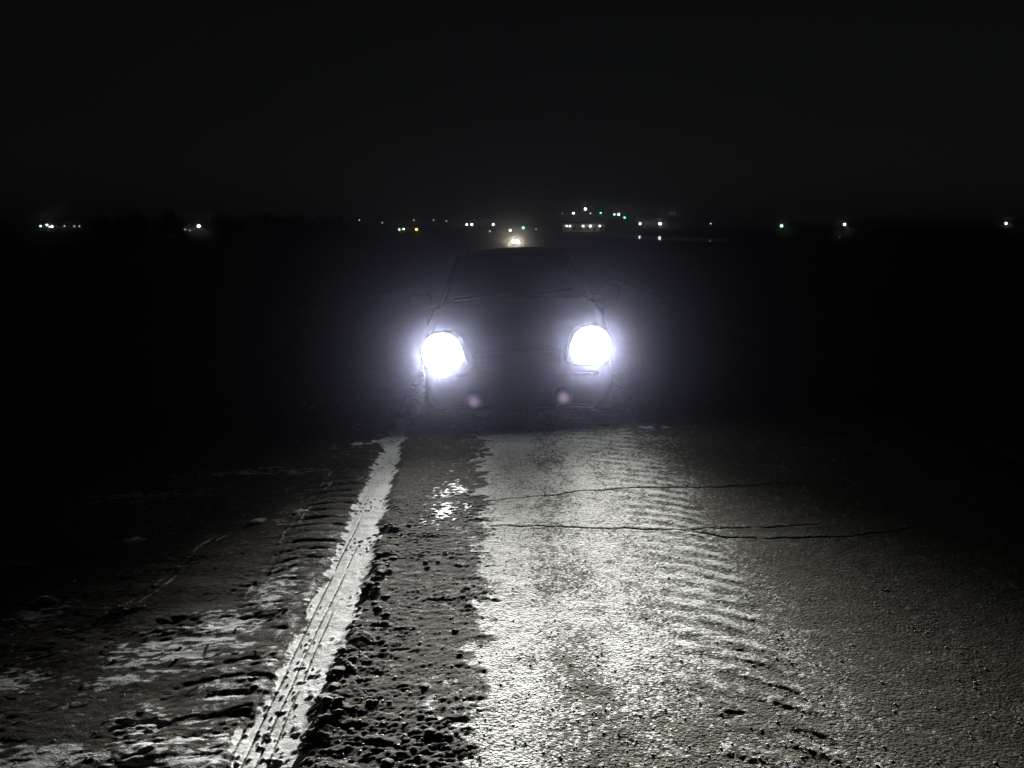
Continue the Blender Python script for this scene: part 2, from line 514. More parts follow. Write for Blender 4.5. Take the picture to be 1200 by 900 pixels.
nt.links.new(tc.outputs['Object'], ln.inputs[0]); nt.links.new(ln.outputs['Value'], mr.inputs[0])
nt.links.new(mr.outputs[0], nt.nodes['Principled BSDF'].inputs['Emission Strength'])

# y, half width, bottom z, shoulder z, centre top z
ST = [(0.00, .60, .24, .50, .53), (0.03, .70, .20, .57, .60), (0.09, .77, .18, .70, .74), (0.17, .80, .18, .81, .85),
      (0.32, .825, .18, .86, .91), (0.60, .845, .18, .90, .96), (1.00, .86, .18, .93, 1.0), (1.30, .865, .18, .95, 1.03),
      (1.80, .865, .18, .96, 1.02), (2.50, .865, .18, .97, 1.02), (3.20, .86, .18, .98, 1.03), (3.70, .84, .20, .98, 1.05),
      (4.02, .80, .24, .96, 1.03), (4.16, .74, .28, .90, .96), (4.21, .64, .34, .76, .80)]

def body_mesh():
    vs, fs = [], []
    rings = []
    for (y, w, zb, zs, zt) in ST:
        half = [(0, zb), (w * .86, zb), (w * .97, zb + .06), (w, zb + (zs - zb) * .45), (w * .985, zb + (zs - zb) * .8),
                (w * .93, zs), (w * .80, zs + (zt - zs) * .45), (w * .45, zs + (zt - zs) * .88), (0, zt)]
        ring = half + [(-x, z) for x, z in half[-2:0:-1]]
        rings.append(len(vs))
        vs += [(x, y, z) for x, z in ring]
        n = len(ring)
    for a, b in zip(rings[:-1], rings[1:]):
        for k in range(n):
            fs.append((a + k, b + k, b + (k + 1) % n, a + (k + 1) % n))
    fs.append(tuple(rings[0] + k for k in range(n)))
    fs.append(tuple(rings[-1] + k for k in range(n))[::-1])
    bm = bmesh.new()
    bv = [bm.verts.new(v) for v in vs]
    for f in fs: bm.faces.new([bv[i] for i in f])
    me = bm_mesh('body', bm, True)
    tmp = bpy.data.objects.new('tmp', me); COL.objects.link(tmp)
    cut = []
    ss = tmp.modifiers.new('s', 'SUBSURF'); ss.levels = 1; ss.render_levels = 1
    for yy in (.84, 3.38):
        for sx in (-1, 1):
            b2 = bmesh.new()
            m = Matrix.Translation((sx * .82, yy, .31)) @ Matrix.Rotation(R(90), 4, 'Y')
            bmesh.ops.create_cone(b2, cap_ends=True, segments=32, radius1=.37, radius2=.37, depth=.42, matrix=m)
            c = bpy.data.objects.new('cut', bm_mesh('cut', b2)); COL.objects.link(c)
            cut.append(c)
            md = tmp.modifiers.new('b', 'BOOLEAN'); md.operation = 'DIFFERENCE'; md.object = c; md.solver = 'EXACT'
    dg = bpy.context.evaluated_depsgraph_get()
    out = bpy.data.meshes.new_from_object(tmp.evaluated_get(dg))
    for o in cut + [tmp]: bpy.data.objects.remove(o)
    out.name = 'body'
    out.polygons.foreach_set('use_smooth', [True] * len(out.polygons))
    return out

LAMP = [(-.190, -.01), (-.178, .07), (-.140, .130), (-.078, .170), (.0, .182), (.07, .168), (.130, .120), (.165, .05),
        (.190, -.04), (.208, -.100), (.190, -.122), (.11, -.150), (.0, -.175), (-.09, -.162), (-.160, -.105)]  # outline enlarged to the size of the glare disc

def lamp_lens(sx, inset=0, d=.05, bulge=.035):
    """closed glass block; the outline widens to a point on the inner side"""
    k = 1 - inset
    pts = [(-sx * x * k, z * k) for x, z in LAMP]
    vs = [(x, -bulge * .0, z) for x, z in pts] + [(x * .72, -bulge * .75, z * .72) for x, z in pts] + [(0, -bulge, 0)] + [(x, d, z) for x, z in pts]
    n = len(pts)
    fs = []
    for i in range(n):
        j = (i + 1) % n
        fs.append((i, j, n + j, n + i)); fs.append((n + i, n + j, 2 * n)); fs.append((i, 2 * n + 1 + i, 2 * n + 1 + j, j))
    fs.append(tuple(2 * n + 1 + i for i in range(n)))
    bm = bmesh.new()
    bv = [bm.verts.new(v) for v in vs]
    for f in fs: bm.faces.new([bv[i] for i in f])
    return bm_mesh('lens', bm, False)

def lamp_housing(sx):
    bm = bmesh.new()
    n = len(LAMP)
    o = [bm.verts.new((-sx * x * 1.02, .040, z * 1.02)) for x, z in LAMP]
    i_ = [bm.verts.new((-sx * x * 1.005, .004, z * 1.005)) for x, z in LAMP]
    bk = [bm.verts.new((-sx * x * 1.05, .12, z * 1.05)) for x, z in LAMP]
    for a in range(n):
        b = (a + 1) % n
        bm.faces.new((o[a], o[b], i_[b], i_[a])); bm.faces.new((o[a], bk[a], bk[b], o[b]))
    bm.faces.new(bk)
    return bm_mesh('housing', bm)

def wheel_meshes():
    bm = bmesh.new()
    n = 40
    prof = [(.20, -.09), (.285, -.10), (.31, -.08), (.315, 0), (.31, .08), (.285, .10), (.20, .09)]
    rings = []
    for k in range(n):
        a = 2 * math.pi * k / n
        rings.append([bm.verts.new((x, r * math.cos(a), r * math.sin(a))) for r, x in prof])
    for k in range(n):
        A, B = rings[k], rings[(k + 1) % n]
        for i in range(len(prof)):
            j = (i + 1) % len(prof)
            bm.faces.new((A[i], A[j], B[j], B[i]))
    ty = bm_mesh('tyre', bm, True)
    bm = bmesh.new()
    rot = Matrix.Rotation(R(90), 4, 'Y')
    bmesh.ops.create_cone(bm, cap_ends=True, segments=32, radius1=.205, radius2=.205, depth=.10, matrix=rot)
    for k in range(5):
        a = 2 * math.pi * k / 5
        for sg in (-.07, .07):
            add_box(bm, (sg, .11 * math.cos(a), .11 * math.sin(a)), (.03, .19, .045), Matrix.Rotation(a, 4, 'X'))
    bmesh.ops.create_cone(bm, cap_ends=True, segments=16, radius1=.04, radius2=.04, depth=.19, matrix=rot)
    return ty, bm_mesh('rim', bm)

BODY = body_mesh()
TYRE, RIM = wheel_meshes()

def panel(name, pts, thick, m, parent):
    """a flat pane of some thickness"""
    P = [Vector(p) for p in pts]
    nrm = (P[1] - P[0]).cross(P[2] - P[0]).normalized()
    n = len(P)
    vs = [p + nrm * thick * .5 for p in P] + [p - nrm * thick * .5 for p in P]
    fs = [tuple(range(n)), tuple(range(n, 2 * n))[::-1]] + [(i, n + i, n + (i + 1) % n, (i + 1) % n) for i in range(n)]
    bm = bmesh.new()
    bv = [bm.verts.new(v) for v in vs]
    for f in fs: bm.faces.new([bv[i] for i in f])
    return obj(name, bm_mesh(name, bm), m, parent)

def dipped_pattern(ld):
    """what a dipped headlamp throws: cut off above, strongest far down the road, fading sideways and towards the bumper"""
    ld.use_nodes = True
    nt = ld.node_tree
    em = nt.nodes['Emission']
    N, L = nt.nodes.new, nt.links.new
    def mth(op, a, b=0.0):
        x = N('ShaderNodeMath'); x.operation = op
        for i, v in enumerate((a, b)):
            if isinstance(v, (int, float)): x.inputs[i].default_value = v
            else: L(v, x.inputs[i])
        return x.outputs[0]
    tc = N('ShaderNodeTexCoord')
    sp = N('ShaderNodeSeparateXYZ'); L(tc.outputs['Normal'], sp.inputs[0])
    fz = mth('MAXIMUM', mth('MULTIPLY', sp.outputs['Z'], -1.0), .05)
    u = mth('DIVIDE', sp.outputs['X'], fz)
    v = mth('DIVIDE', sp.outputs['Y'], fz)
    down = mth('MINIMUM', mth('POWER', mth('DIVIDE', .15, mth('MAXIMUM', v, .02)), 2.75), 1.0)
    cut = N('ShaderNodeMapRange'); cut.interpolation_type = 'SMOOTHSTEP'
    L(v, cut.inputs[0]); cut.inputs[1].default_value = .0; cut.inputs[2].default_value = .09
    w = mth('ADD', mth('MULTIPLY', mth('MAXIMUM', v, 0.0), .38), .20)
    q = mth('DIVIDE', u, w)
    side = mth('EXPONENT', mth('MULTIPLY', mth('MULTIPLY', q, q), -1.0))
    L(mth('MULTIPLY', mth('MULTIPLY', down, cut.outputs[0]), side), em.inputs['Strength'])

def make_car(name, lens_mat, fog_mat, beam_power, beam_color, cone, tilt, halo_power=0):
    car = empty(name)
    obj('body', BODY, paint, car)
    # greenhouse: roof, pillars, panes
    T0 = [(-.70, 1.28, 1.00), (.70, 1.28, 1.00)]
    rf = [(-.56, 2.02, 1.40), (.56, 2.02, 1.40), (.55, 3.35, 1.41), (-.55, 3.35, 1.41)]
    bm = bmesh.new()
    nx, ny = 8, 10
    top = [[None] * (nx + 1) for _ in range(ny + 1)]; low = [[None] * (nx + 1) for _ in range(ny + 1)]
    for j in range(ny + 1):
        for i in range(nx + 1):
            u, v = i / nx * 2 - 1, j / ny
            x = u * (.58 - .01 * v); yy = 2.00 + 1.40 * v
            z = 1.40 + .045 * (1 - u * u) + .035 * math.sin(math.pi * v) - .03 * (1 - v) ** 6
            top[j][i] = bm.verts.new((x, yy, z)); low[j][i] = bm.verts.new((x * .99, yy, z - .03))
    for j in range(ny):
        for i in range(nx):
            bm.faces.new((top[j][i], top[j][i + 1], top[j + 1][i + 1], top[j + 1][i]))
            bm.faces.new((low[j][i], low[j + 1][i], low[j + 1][i + 1], low[j][i + 1]))
    for j in range(ny):
        for i in (0, nx):
            bm.faces.new((top[j][i], top[j + 1][i], low[j + 1][i], low[j][i]))
    for i in range(nx):
        for j in (0, ny):
            bm.faces.new((top[j][i], top[j][i + 1], low[j][i + 1], low[j][i]))
    obj('roof', bm_mesh('roof', bm, True), paint, car)
    panel('windscreen', [(-.68, 1.30, 1.01), (.68, 1.30, 1.01), (.56, 2.01, 1.395), (-.56, 2.01, 1.395)], .012, glass, car)
    panel('rear_window', [(.66, 3.92, 1.02), (-.66, 3.92, 1.02), (-.54, 3.41, 1.40), (.54, 3.41, 1.40)], .012, glass, car)
    for s in (-1, 1):
        bm = bmesh.new()
        for (p, q, r) in (((s * .73, 1.22, .97), (s * .575, 2.02, 1.40), .035), ((s * .775, 2.38, .97), (s * .585, 2.40, 1.415), .03),
                          ((s * .74, 3.98, 1.0), (s * .56, 3.38, 1.405), .05)):
            bm2 = bmesh.new(); add_tube(bm2, p, q, r, r * .9, 8)
            obj('pillar', bm_mesh('pillar', bm2), paint, car)
        bm.free()
        panel('side_window', [(s * .765, 1.42, .985), (s * .775, 2.34, .985), (s * .59, 2.36, 1.385), (s * .60, 2.05, 1.385)], .010, glass, car)
        panel('side_window', [(s * .775, 2.43, .985), (s * .755, 3.75, .995), (s * .575, 3.34, 1.39), (s * .59, 2.44, 1.385)], .010, glass, car)
        for (y0, y1) in ((1.32, 2.36), (2.39, 3.02)):
            d = obj('door', bevel_box('door', (0, 0, 0), (.02, y1 - y0, .58), .008), paint, car, (s * .862, (y0 + y1) / 2, .60))
            obj('handle', bevel_box('handle', (0, 0, 0), (.03, .16, .03), .008), trim, d, (s * .018, (y1 - y0) / 2 - .14, .21))
        mi = obj('wing_mirror', bevel_box('wing_mirror', (0, 0, 0), (.20, .10, .14), .03), paint, car, (s * .93, 1.50, 1.03))
        obj('mirror_glass', bevel_box('mirror_glass', (0, 0, 0), (.16, .006, .10), .002), glass, mi, (0, .053, 0))
        obj('bracket', bevel_box('bracket', (0, 0, 0), (.12, .05, .04), .008), trim, mi, (-s * .12, .0, -.045))
        bm = bmesh.new(); add_tube(bm, (s * .30 - .30, 1.335, 1.045), (s * .30 + .25, 1.42, 1.085), .008, .006, 6)
        obj('wiper', bm_mesh('wiper', bm), trim, car)
        for yy in (.84, 3.38):
            w = empty('wheel', (s * .745, yy, .315)); w.parent = car
            obj('tyre', TYRE, rubber, w); obj('rim', RIM, alloy, w)
        # head lamp
        hl = obj('headlight', lamp_housing(s), trim, car, (s * .617, .045, .690))
        hl.rotation_euler = (0, 0, s * R(9))
        obj('lens', lamp_lens(s), lens_mat, hl)
        ld = bpy.data.lights.new('beam', 'SPOT')
        ld.energy = beam_power; ld.color = beam_color
        ld.spot_size = cone; ld.spot_blend = 1.0; ld.shadow_soft_size = .07
        if halo_power: dipped_pattern(ld)
        lo = bpy.data.objects.new('beam', ld); COL.objects.link(lo); lo.parent = hl
        lo.location = (0, -.11, 0)
        lo.rotation_euler = (R(-90 + tilt), 0, -s * R(9))
        if halo_power:
            md = bpy.data.lights.new('halo_spot', 'SPOT')
            md.energy = halo_power; md.color = (.95, .97, 1.0)
            md.spot_size = R(26); md.spot_blend = 1.0; md.shadow_soft_size = .07
            mo = bpy.data.objects.new('halo_spot', md); COL.objects.link(mo); mo.parent = hl
            mo.location = (0, -.11, 0)
            sd = bpy.data.lights.new('near_fill', 'SPOT')           # weak wide spot added to fill the ground near the bumper
            sd.energy = 7; sd.color = beam_color
            sd.spot_size = R(150); sd.spot_blend = 1.0; sd.shadow_soft_size = .10
            so = bpy.data.objects.new('near_fill', sd); COL.objects.link(so); so.parent = hl
            so.location = (0, -.11, 0)
            so.rotation_euler = (R(-90 + 5), 0, -s * R(9))
            mo.rotation_euler = (R(-90 - 8), 0, -s * R(9 + 4.5))   # added spot, turned up and inwards at the camera to make the halo
        fl = obj('fog_lamp', None if False else fog_housing(), trim, car, (s * .375, .0, .285))
        obj('lens', fog_glass(), fog_mat, fl)
    bar = obj('bumper', bevel_box('bumper', (0, 0, 0), (1.36, .07, .085), .03), paint, car, (0, .035, .475))
    lowl = obj('front_lip', bevel_box('front_lip', (0, 0, 0), (1.30, .10, .05), .02), trim, car, (0, .02, .205))
    gr = obj('grille', bevel_box('grille', (0, 0, 0), (.74, .05, .16), .015), trim, car, (0, .02, .62))
    for k in range(3):
        obj('slat', bevel_box('slat', (0, 0, 0), (.70, .02, .014), .004), trim, gr, (0, -.03, -.05 + .05 * k))
    gi = obj('air_intake', bevel_box('air_intake', (0, 0, 0), (.50, .04, .11), .012), trim, car, (0, .015, .32))
    for k in range(2):
        obj('slat', bevel_box('slat', (0, 0, 0), (.46, .012, .012), .003), trim, gi, (0, -.022, -.02 + .04 * k))
    bn = obj('bonnet', bonnet_mesh(), paint, car)
    return car

def fog_housing():
    bm = bmesh.new()
    rot = Matrix.Rotation(R(90), 4, 'X')
    bmesh.ops.create_cone(bm, cap_ends=True, segments=28, radius1=.088, radius2=.075, depth=.05, matrix=rot)
    return bm_mesh('fog_lamp', bm)

def fog_glass():
    bm = bmesh.new()
    bmesh.ops.create_uvsphere(bm, u_segments=24, v_segments=10, radius=.074, matrix=Matrix.Translation((0, -.026, 0)) @ Matrix.Diagonal((1, .16, 1, 1)))
    return bm_mesh('lens', bm, True)

def bonnet_mesh():
    bm = bmesh.new()
    nx, ny = 12, 10
    g = [[None] * (nx + 1) for _ in range(ny + 1)]
    ysn = np.array([s[0] for s in ST]); wn_ = np.array([s[1] for s in ST]); zs_ = np.array([s[3] for s in ST]); zt_ = np.array([s[4] for s in ST])
    for j in range(ny + 1):
        yy = .14 + (1.22 - .14) * j / ny
        w, a, b = np.interp(yy, ysn, wn_), np.interp(yy, ysn, zs_), np.interp(yy, ysn, zt_)
        for i in range(nx + 1):
            u = i / nx * 2 - 1
            z = np.interp(abs(u) * .84, [0, .45, .80, .93], [b, a + (b - a) * .88, a + (b - a) * .45, a])
            g[j][i] = bm.verts.new((u * w * .84, yy, z + .012))
    for j in range(ny):
        for i in range(nx):
            bm.faces.new((g[j][i], g[j][i + 1], g[j + 1][i + 1], g[j + 1][i]))
    bmesh.ops.solidify(bm, geom=bm.faces[:], thickness=.02)
    return bm_mesh('bonnet', bm, True)

car = make_car('car', lens_near, fog_lens, BEAM_POWER, BEAM_COLOR, R(120), 0, HALO_POWER)
car.location = (.068, 7.30, -.012)
car.rotation_euler = (0, -math.atan(SLOPE), R(-0.5))
tag(car, 'dark parked car with both dazzling white headlights lit, facing down the frozen road', 'car')

far_car = make_car('car', lens_far, lens_far, 1700, (1.0, .88, .55), R(9), -1)  # its narrow spots are added and aimed at the camera for a halo
for o in list(far_car.children):
    if o.name.startswith('fog_lamp'):
        for c in list(o.children): c.data.materials[0] = glass
far_car.location = (.9, 228, float(base_z(.9, 228)) + .0)
far_car.rotation_euler = (0, 0, 0)
tag(far_car, 'distant oncoming car with warm headlights, seen over the roof of the parked car', 'car')

# ------------------------------------------------------------------ distant lamps, hall, trees
steel = mat('galvanised lamp post', (.25, .25, .25), .5, metal=.7)
def glow(name, c, e, sampled=False):
    m = mat(name, (.8, .8, .8), .3, emit=c, es=e)
    if not sampled: m.cycles.emission_sampling = 'NONE'
    return m
GL = {'white': glow('lit lamp white', (1.0, 1.0, .84), 9), 'green': glow('lit lamp green', (.16, 1.0, .42), 5),
      'pale': glow('lit lamp pale green', (.62, 1.0, .55), 6), 'orange': glow('lit lamp amber', (1.0, .60, .10), 6),
      'warm': glow('lit lamp warm', (1.0, .86, .42), 8), 'faint': glow('lit lamp weak', (.85, .87, .82), 1.1)}

def globe_mesh(r):
    bm = bmesh.new()
    bmesh.ops.create_uvsphere(bm, u_segments=12, v_segments=8, radius=r, matrix=Matrix.Diagonal((1, 1, .85, 1)))
    return bm_mesh('lamp_globe', bm, True)

def street_lamp(x, y, z, r, colr, label, group=None, name='street_lamp', cat='street lamp', arms=False):
    gz = float(base_z(x, y)) - .2
    t = empty(name, (x, y, gz))
    H = z - gz
    bm = bmesh.new(); add_tube(bm, (0, .0, 0), (0, 0, H - r * .8), .12, .07, 8)
    add_tube(bm, (0, 0, 0), (0, 0, .6), .18, .16, 8)
    obj('post', bm_mesh('post', bm), steel, t)
    bm = bmesh.new(); add_tube(bm, (0, 0, H + r * .80), (0, 0, H + r * .98), r * .75, r * .2, 12)
    obj('lamp_cap', bm_mesh('lamp_cap', bm), steel, t)
    bm = bmesh.new(); add_tube(bm, (0, 0, H - r * 1.0), (0, 0, H - r * .78), r * .3, r * .55, 12)
    obj('lamp_collar', bm_mesh('lamp_collar', bm), steel, t)
    obj('lamp_globe', globe_mesh(r), GL[colr], t, (0, 0, H))
    return tag(t, label, cat, group)

LAMPS = [  # x, y, height, globe radius, colour, label, group
    (-252.7, 482.8, 1.67, 0.38, 'pale', 'white lamp in the tight far row of four past the smaller tree clump', 'lamps of the far cluster'),
    (-250.4, 485, 2.34, 0.42, 'white', 'white lamp in the tight far row of four past the smaller tree clump', 'lamps of the far cluster'),
    (-253.7, 494, 1.3, 0.3, 'pale', 'white lamp in the tight far row of four past the smaller tree clump', 'lamps of the far cluster'),
    (-246.7, 483, 1.49, 0.45, 'white', 'white lamp in the tight far row of four past the smaller tree clump', 'lamps of the far cluster'),
    (-246.0, 495, 1.67, 0.35, 'faint', 'faint lamp trailing the tight far row of four', 'faint lamps by the far row'),
    (-240.6, 495, 1.67, 0.35, 'faint', 'faint lamp trailing the tight far row of four', 'faint lamps by the far row'),
    (-237.8, 495, 1.67, 0.35, 'faint', 'faint lamp trailing the tight far row of four', 'faint lamps by the far row'),
    (-146.1, 420, 1.67, 0.62, 'white', 'bright lone white street lamp standing between the two dark tree clumps', None),
    (-156.2, 430, 0.06, 0.28, 'faint', 'faint low lamp beside the bright lone lamp', 'faint lamps by the lone lamp'),
    (-153.9, 430, -0.34, 0.28, 'faint', 'faint low lamp beside the bright lone lamp', 'faint lamps by the lone lamp'),
    (-145.9, 440, 1.67, 0.2, 'faint', 'very faint lamp against the wider tree clump', None),
    (-57.6, 460, -0.05, 0.38, 'pale', 'small pale green lamp of the pair beside the amber lamp', 'pale green pair'),
    (-55.4, 460, 0.17, 0.38, 'pale', 'small pale green lamp of the pair beside the amber lamp', 'pale green pair'),
    (-48.3, 455, -0.03, 0.55, 'orange', 'amber street lamp beside two small pale green lamps', None),
    (-25.1, 500, 2.46, 0.46, 'white', 'white street lamp of a close pair, nothing else near it', 'close white pair'),
    (-22.3, 500, 2.6, 0.56, 'white', 'white street lamp of a close pair, nothing else near it', 'close white pair'),
    (-10.4, 500, 2.6, 0.5, 'white', 'white street lamp with a fainter lamp just below it', None),
    (-11.6, 470, -0.97, 0.38, 'faint', 'faint lamp just below a white street lamp', None),
    (-0.9, 450, -0.43, 0.5, 'warm', 'warm white street lamp just behind the oncoming car', None),
    (5.7, 460, 0.81, 0.56, 'green', 'green street lamp next to the oncoming car', None),
    (12.5, 470, 0.13, 0.3, 'faint', 'faint lamp between the green lamp and the pale hall', None),
    (38.1, 560, 9.48, 0.5, 'white', 'white mast lamp above one end of the pale hall', None),
    (45.5, 560, 12.08, 0.7, 'white', 'tallest and brightest mast lamp above the pale hall', None),
    (48.7, 560, 9.48, 0.42, 'faint', 'faint mast lamp just beside the tallest mast', None),
    (55.5, 565, 9.81, 0.42, 'green', 'small green mast lamp above the pale hall', None),
    (64.7, 570, 8.93, 0.45, 'pale', 'mast lamp of the close pair beside a green mast lamp', 'close mast pair'),
    (67.4, 570, 8.93, 0.6, 'white', 'mast lamp of the close pair beside a green mast lamp', 'close mast pair'),
    (69.9, 560, 6.88, 0.5, 'green', 'green mast lamp next to a close pair of mast lamps', None),
    (32.3, 580, 9.76, 0.3, 'faint', 'faint mast lamp past the far corner of the pale hall', None),
    (103.7, 590, 10.11, 0.26, 'faint', 'very faint mast lamp high behind the frozen pond', 'faint masts behind the pond'),
    (106.0, 590, 9.89, 0.26, 'faint', 'very faint mast lamp high behind the frozen pond', 'faint masts behind the pond'),
    (127.9, 900, 3.9, 1.0, 'white', 'white street lamp on the far shore reflected in the frozen pond', 'lamps reflected in the pond'),
    (147.9, 900, 3.9, 1.25, 'white', 'white street lamp on the far shore reflected in the frozen pond', 'lamps reflected in the pond'),
    (130.8, 880, 4.1, 0.35, 'faint', 'faint lamp between the two reflected shore lamps', None),
    (114.7, 520, 3.12, 0.42, 'faint', 'faint lamp alone in the dark field past the pond', None),
    (149.7, 500, 1.81, 0.62, 'pale', 'pale green street lamp alone in the open field', None),
    (184.7, 500, 2.6, 0.56, 'white', 'white street lamp with a faint low lamp near its foot', None),
    (109.4, 300, -1.77, 0.14, 'faint', 'faint low lamp near the foot of a white street lamp', None),
    (274.2, 500, 3.06, 0.5, 'white', 'solitary white street lamp, last one in the open field', None),
    (-108.4, 640, 5.83, 0.4, 'faint', 'faint village lamp behind the amber and green lamps', 'faint village lamps'),
    (-92.1, 640, 4.04, 0.4, 'faint', 'faint village lamp behind the amber and green lamps', 'faint village lamps'),
    (-69.7, 640, 5.83, 0.4, 'faint', 'faint village lamp behind the amber and green lamps', 'faint village lamps'),
    (-55.7, 640, 5.83, 0.4, 'faint', 'faint village lamp behind the amber and green lamps', 'faint village lamps'),
    (-46.6, 640, 5.23, 0.4, 'faint', 'faint village lamp behind the amber and green lamps', 'faint village lamps'),
]
for (x, y, z, r, c, lab, grp) in LAMPS:
    street_lamp(x, y, z, r * 1.12, c, lab, grp)

# floodlit hall
hall_wall = mat('pale plaster wall', (.20, .20, .18), .85, noise=.8)
roof_m = mat('dark sheet roof', (.05, .05, .055), .6, noise=.6)
win_m = mat('dark window pane', (.01, .01, .012), .1)
HX0, HX1, HY = 29.5, 53.5, 520.0
hz = float(base_z(40, HY)) - .1
hall = empty('hall', ((HX0 + HX1) / 2, HY, hz))
wx = HX1 - HX0
obj('wall', bevel_box('wall', (0, 6, 2.3), (wx, 12, 4.6), .03), hall_wall, hall)
rv = [(-wx / 2 - .4, -.5, 4.62), (wx / 2 + .4, -.5, 4.62), (wx / 2 + .4, 12.5, 4.62), (-wx / 2 - .4, 12.5, 4.62), (-wx / 2 - .4, 6, 6.0), (wx / 2 + .4, 6, 6.0)]
bm = bmesh.new(); bv = [bm.verts.new(v) for v in rv]
for f in ((0, 1, 5, 4), (2, 3, 4, 5), (1, 2, 5), (3, 0, 4), (3, 2, 1, 0)): bm.faces.new([bv[i] for i in f])
obj('roof', bm_mesh('roof', bm), roof_m, hall)
for k in range(6):
    f = obj('window', bevel_box('window', (0, 0, 0), (1.8, .12, 1.4), .02), roof_m, hall, (-wx / 2 + 2.2 + 4 * k, -.05, 1.9))
    obj('pane', bevel_box('pane', (0, 0, 0), (1.6, .04, 1.2), .005), win_m, f, (0, -.06, 0))
obj('door', bevel_box('door', (0, 0, 0), (2.6, .1, 3.0), .02), roof_m, hall, (wx / 2 - 1.6, -.05, 1.5))
tag(hall, 'low pale hall with a row of bright wall lamps among the town lights', 'building')
flood = glow('lit wall lamp', (1.0, .97, .80), 9, True)
for (px_, r, lab) in ((31.6, .42, 'twin'), (33.4, .42, 'twin'), (41.0, .50, 'mid'), (45.2, .60, 'big'), (50.6, .46, 'end')):
    t = empty('wall_lamp', (px_, HY - .06, hz + 3.3))
    obj('bracket', bevel_box('bracket', (0, -.25, .0), (.12, .5, .12), .01), steel, t)
    obj('shade', bevel_box('shade', (0, -.75, r * .92), (r * 1.5, r * 1.5, .05), .01), steel, t)
    obj('lamp_globe', globe_mesh(r), flood, t, (0, -.75, 0))
    tag(t, {'twin': 'white wall lamp of the close pair on one end of the pale hall', 'mid': 'medium white wall lamp on the hall beside the largest wall lamp',
            'big': 'largest and brightest white wall lamp on the pale hall', 'end': 'single white wall lamp above the door of the pale hall'}[lab], 'wall lamp', 'wall lamps along the floodlit hall')

bark = mat('dark bark', (.03, .025, .02), .9, noise=4)
twig = mat('dark bare twigs', (.028, .026, .020), .95, noise=2)
def tree_meshes(seed, H):
    rnd = random.Random(seed)
    bm = bmesh.new()
    add_tube(bm, (0, 0, -.2), (0, 0, H * .35), .22, .16, 8)
    tips = []
    for k in range(9):
        a = rnd.uniform(0, 6.28); z0 = H * rnd.uniform(.22, .5)
        L = H * rnd.uniform(.25, .42); e = rnd.uniform(.5, 1.2)
        q = (L * math.cos(a) * math.cos(e), L * math.sin(a) * math.cos(e), z0 + L * math.sin(e))
        add_tube(bm, (0, 0, z0 - .3), q, .10, .035, 6); tips.append(Vector(q))
    add_tube(bm, (0, 0, H * .34), (0, 0, H * .85), .16, .04, 6); tips.append(Vector((0, 0, H * .85)))
    tr = bm_mesh('trunk', bm)
    vs, fs = [], []
    for t in tips:
        for k in range(150):
            d = Vector((rnd.gauss(0, 1), rnd.gauss(0, 1), rnd.gauss(0, .8)))
            c = t + d * H * .075
            if c.z < .8: continue
            a = Vector((rnd.gauss(0, 1), rnd.gauss(0, 1), rnd.gauss(0, 1))).normalized() * rnd.uniform(.15, .42)
            b = a.orthogonal().normalized() * rnd.uniform(.04, .12)
            n = len(vs)
            vs += [c - a - b, c + a - b, c + a + b, c - a + b]; fs.append((n, n + 1, n + 2, n + 3))
    return tr, mesh('crown', vs, fs)
protos = [tree_meshes(s, h) for s, h in ((1, 8.6), (2, 7.6), (3, 9.2))]
rt = random.Random(4)
for (x0, x1, yy, n, lab, grp) in ((-134, -112, 300, 6, 'dark bare tree in the smaller far clump beside the lone bright lamp', 'trees of the smaller clump'),
                                  (-97, -56, 300, 10, 'dark bare tree in the wider far clump between the lone lamp and town lights', 'trees of the wider clump')):
    for k in range(n):
        x = x0 + (x1 - x0) * (k + .5) / n + rt.uniform(-1, 1); y = yy + rt.uniform(-8, 8)
        tr, cw = protos[k % 3]
        t = empty('tree', (x, y, float(base_z(x, y)) - .1), (0, 0, rt.uniform(0, 6.28)))
        s = rt.uniform(.85, 1.12); t.scale = (s * 1.1, s * 1.1, s)
        obj('trunk', tr, bark, t); obj('crown', cw, twig, t)
        tag(t, lab, 'tree', grp)

# ------------------------------------------------------------------ loose things on the road
def rock_mesh(seed, sub=1, flat=.6, j=.28):
    rnd = random.Random(seed)
    bm = bmesh.new()
    bmesh.ops.create_icosphere(bm, subdivisions=sub, radius=1)
    for v in bm.verts:
        v.co *= 1 + rnd.uniform(-j, j)
        v.co.z *= flat
    return bm_mesh('rock', bm, False)

clod_mat = mat('dark frozen mud', (.035, .030, .024), .85, noise=25)
stone_mat = mat('grey gravel stone', (.32, .31, .28), .65, noise=60)
snow_mat = mat('old snow', (.72, .74, .74), .55, noise=18)
CL = [rock_mesh(30 + k, 2, .55, .20) for k in range(6)]
for c in CL: c.materials.append(clod_mat)
rc = random.Random(5)
for k in range(100):
    if k < 60:
        y = rc.uniform(2.5, 5.0); x = float(XR(y)) + abs(rc.gauss(.02, .05)); s = rc.uniform(.008, .024)
    elif k < 72:
        y = rc.uniform(2.5, 4.6); x = rc.uniform(-1.9, -1.0); s = rc.uniform(.004, .010)
    else:
        y = rc.uniform(2.5, 4.6); x = rc.uniform(-.68, -.2); s = rc.uniform(.007, .016)
    o = obj('mud_clod', CL[k % 6], None, road, (x, y, z_at(x, y) + s * .18))
    o.scale = (s * rc.uniform(1, 1.7), s, s); o.rotation_euler = (0, 0, rc.uniform(-.5, .5))

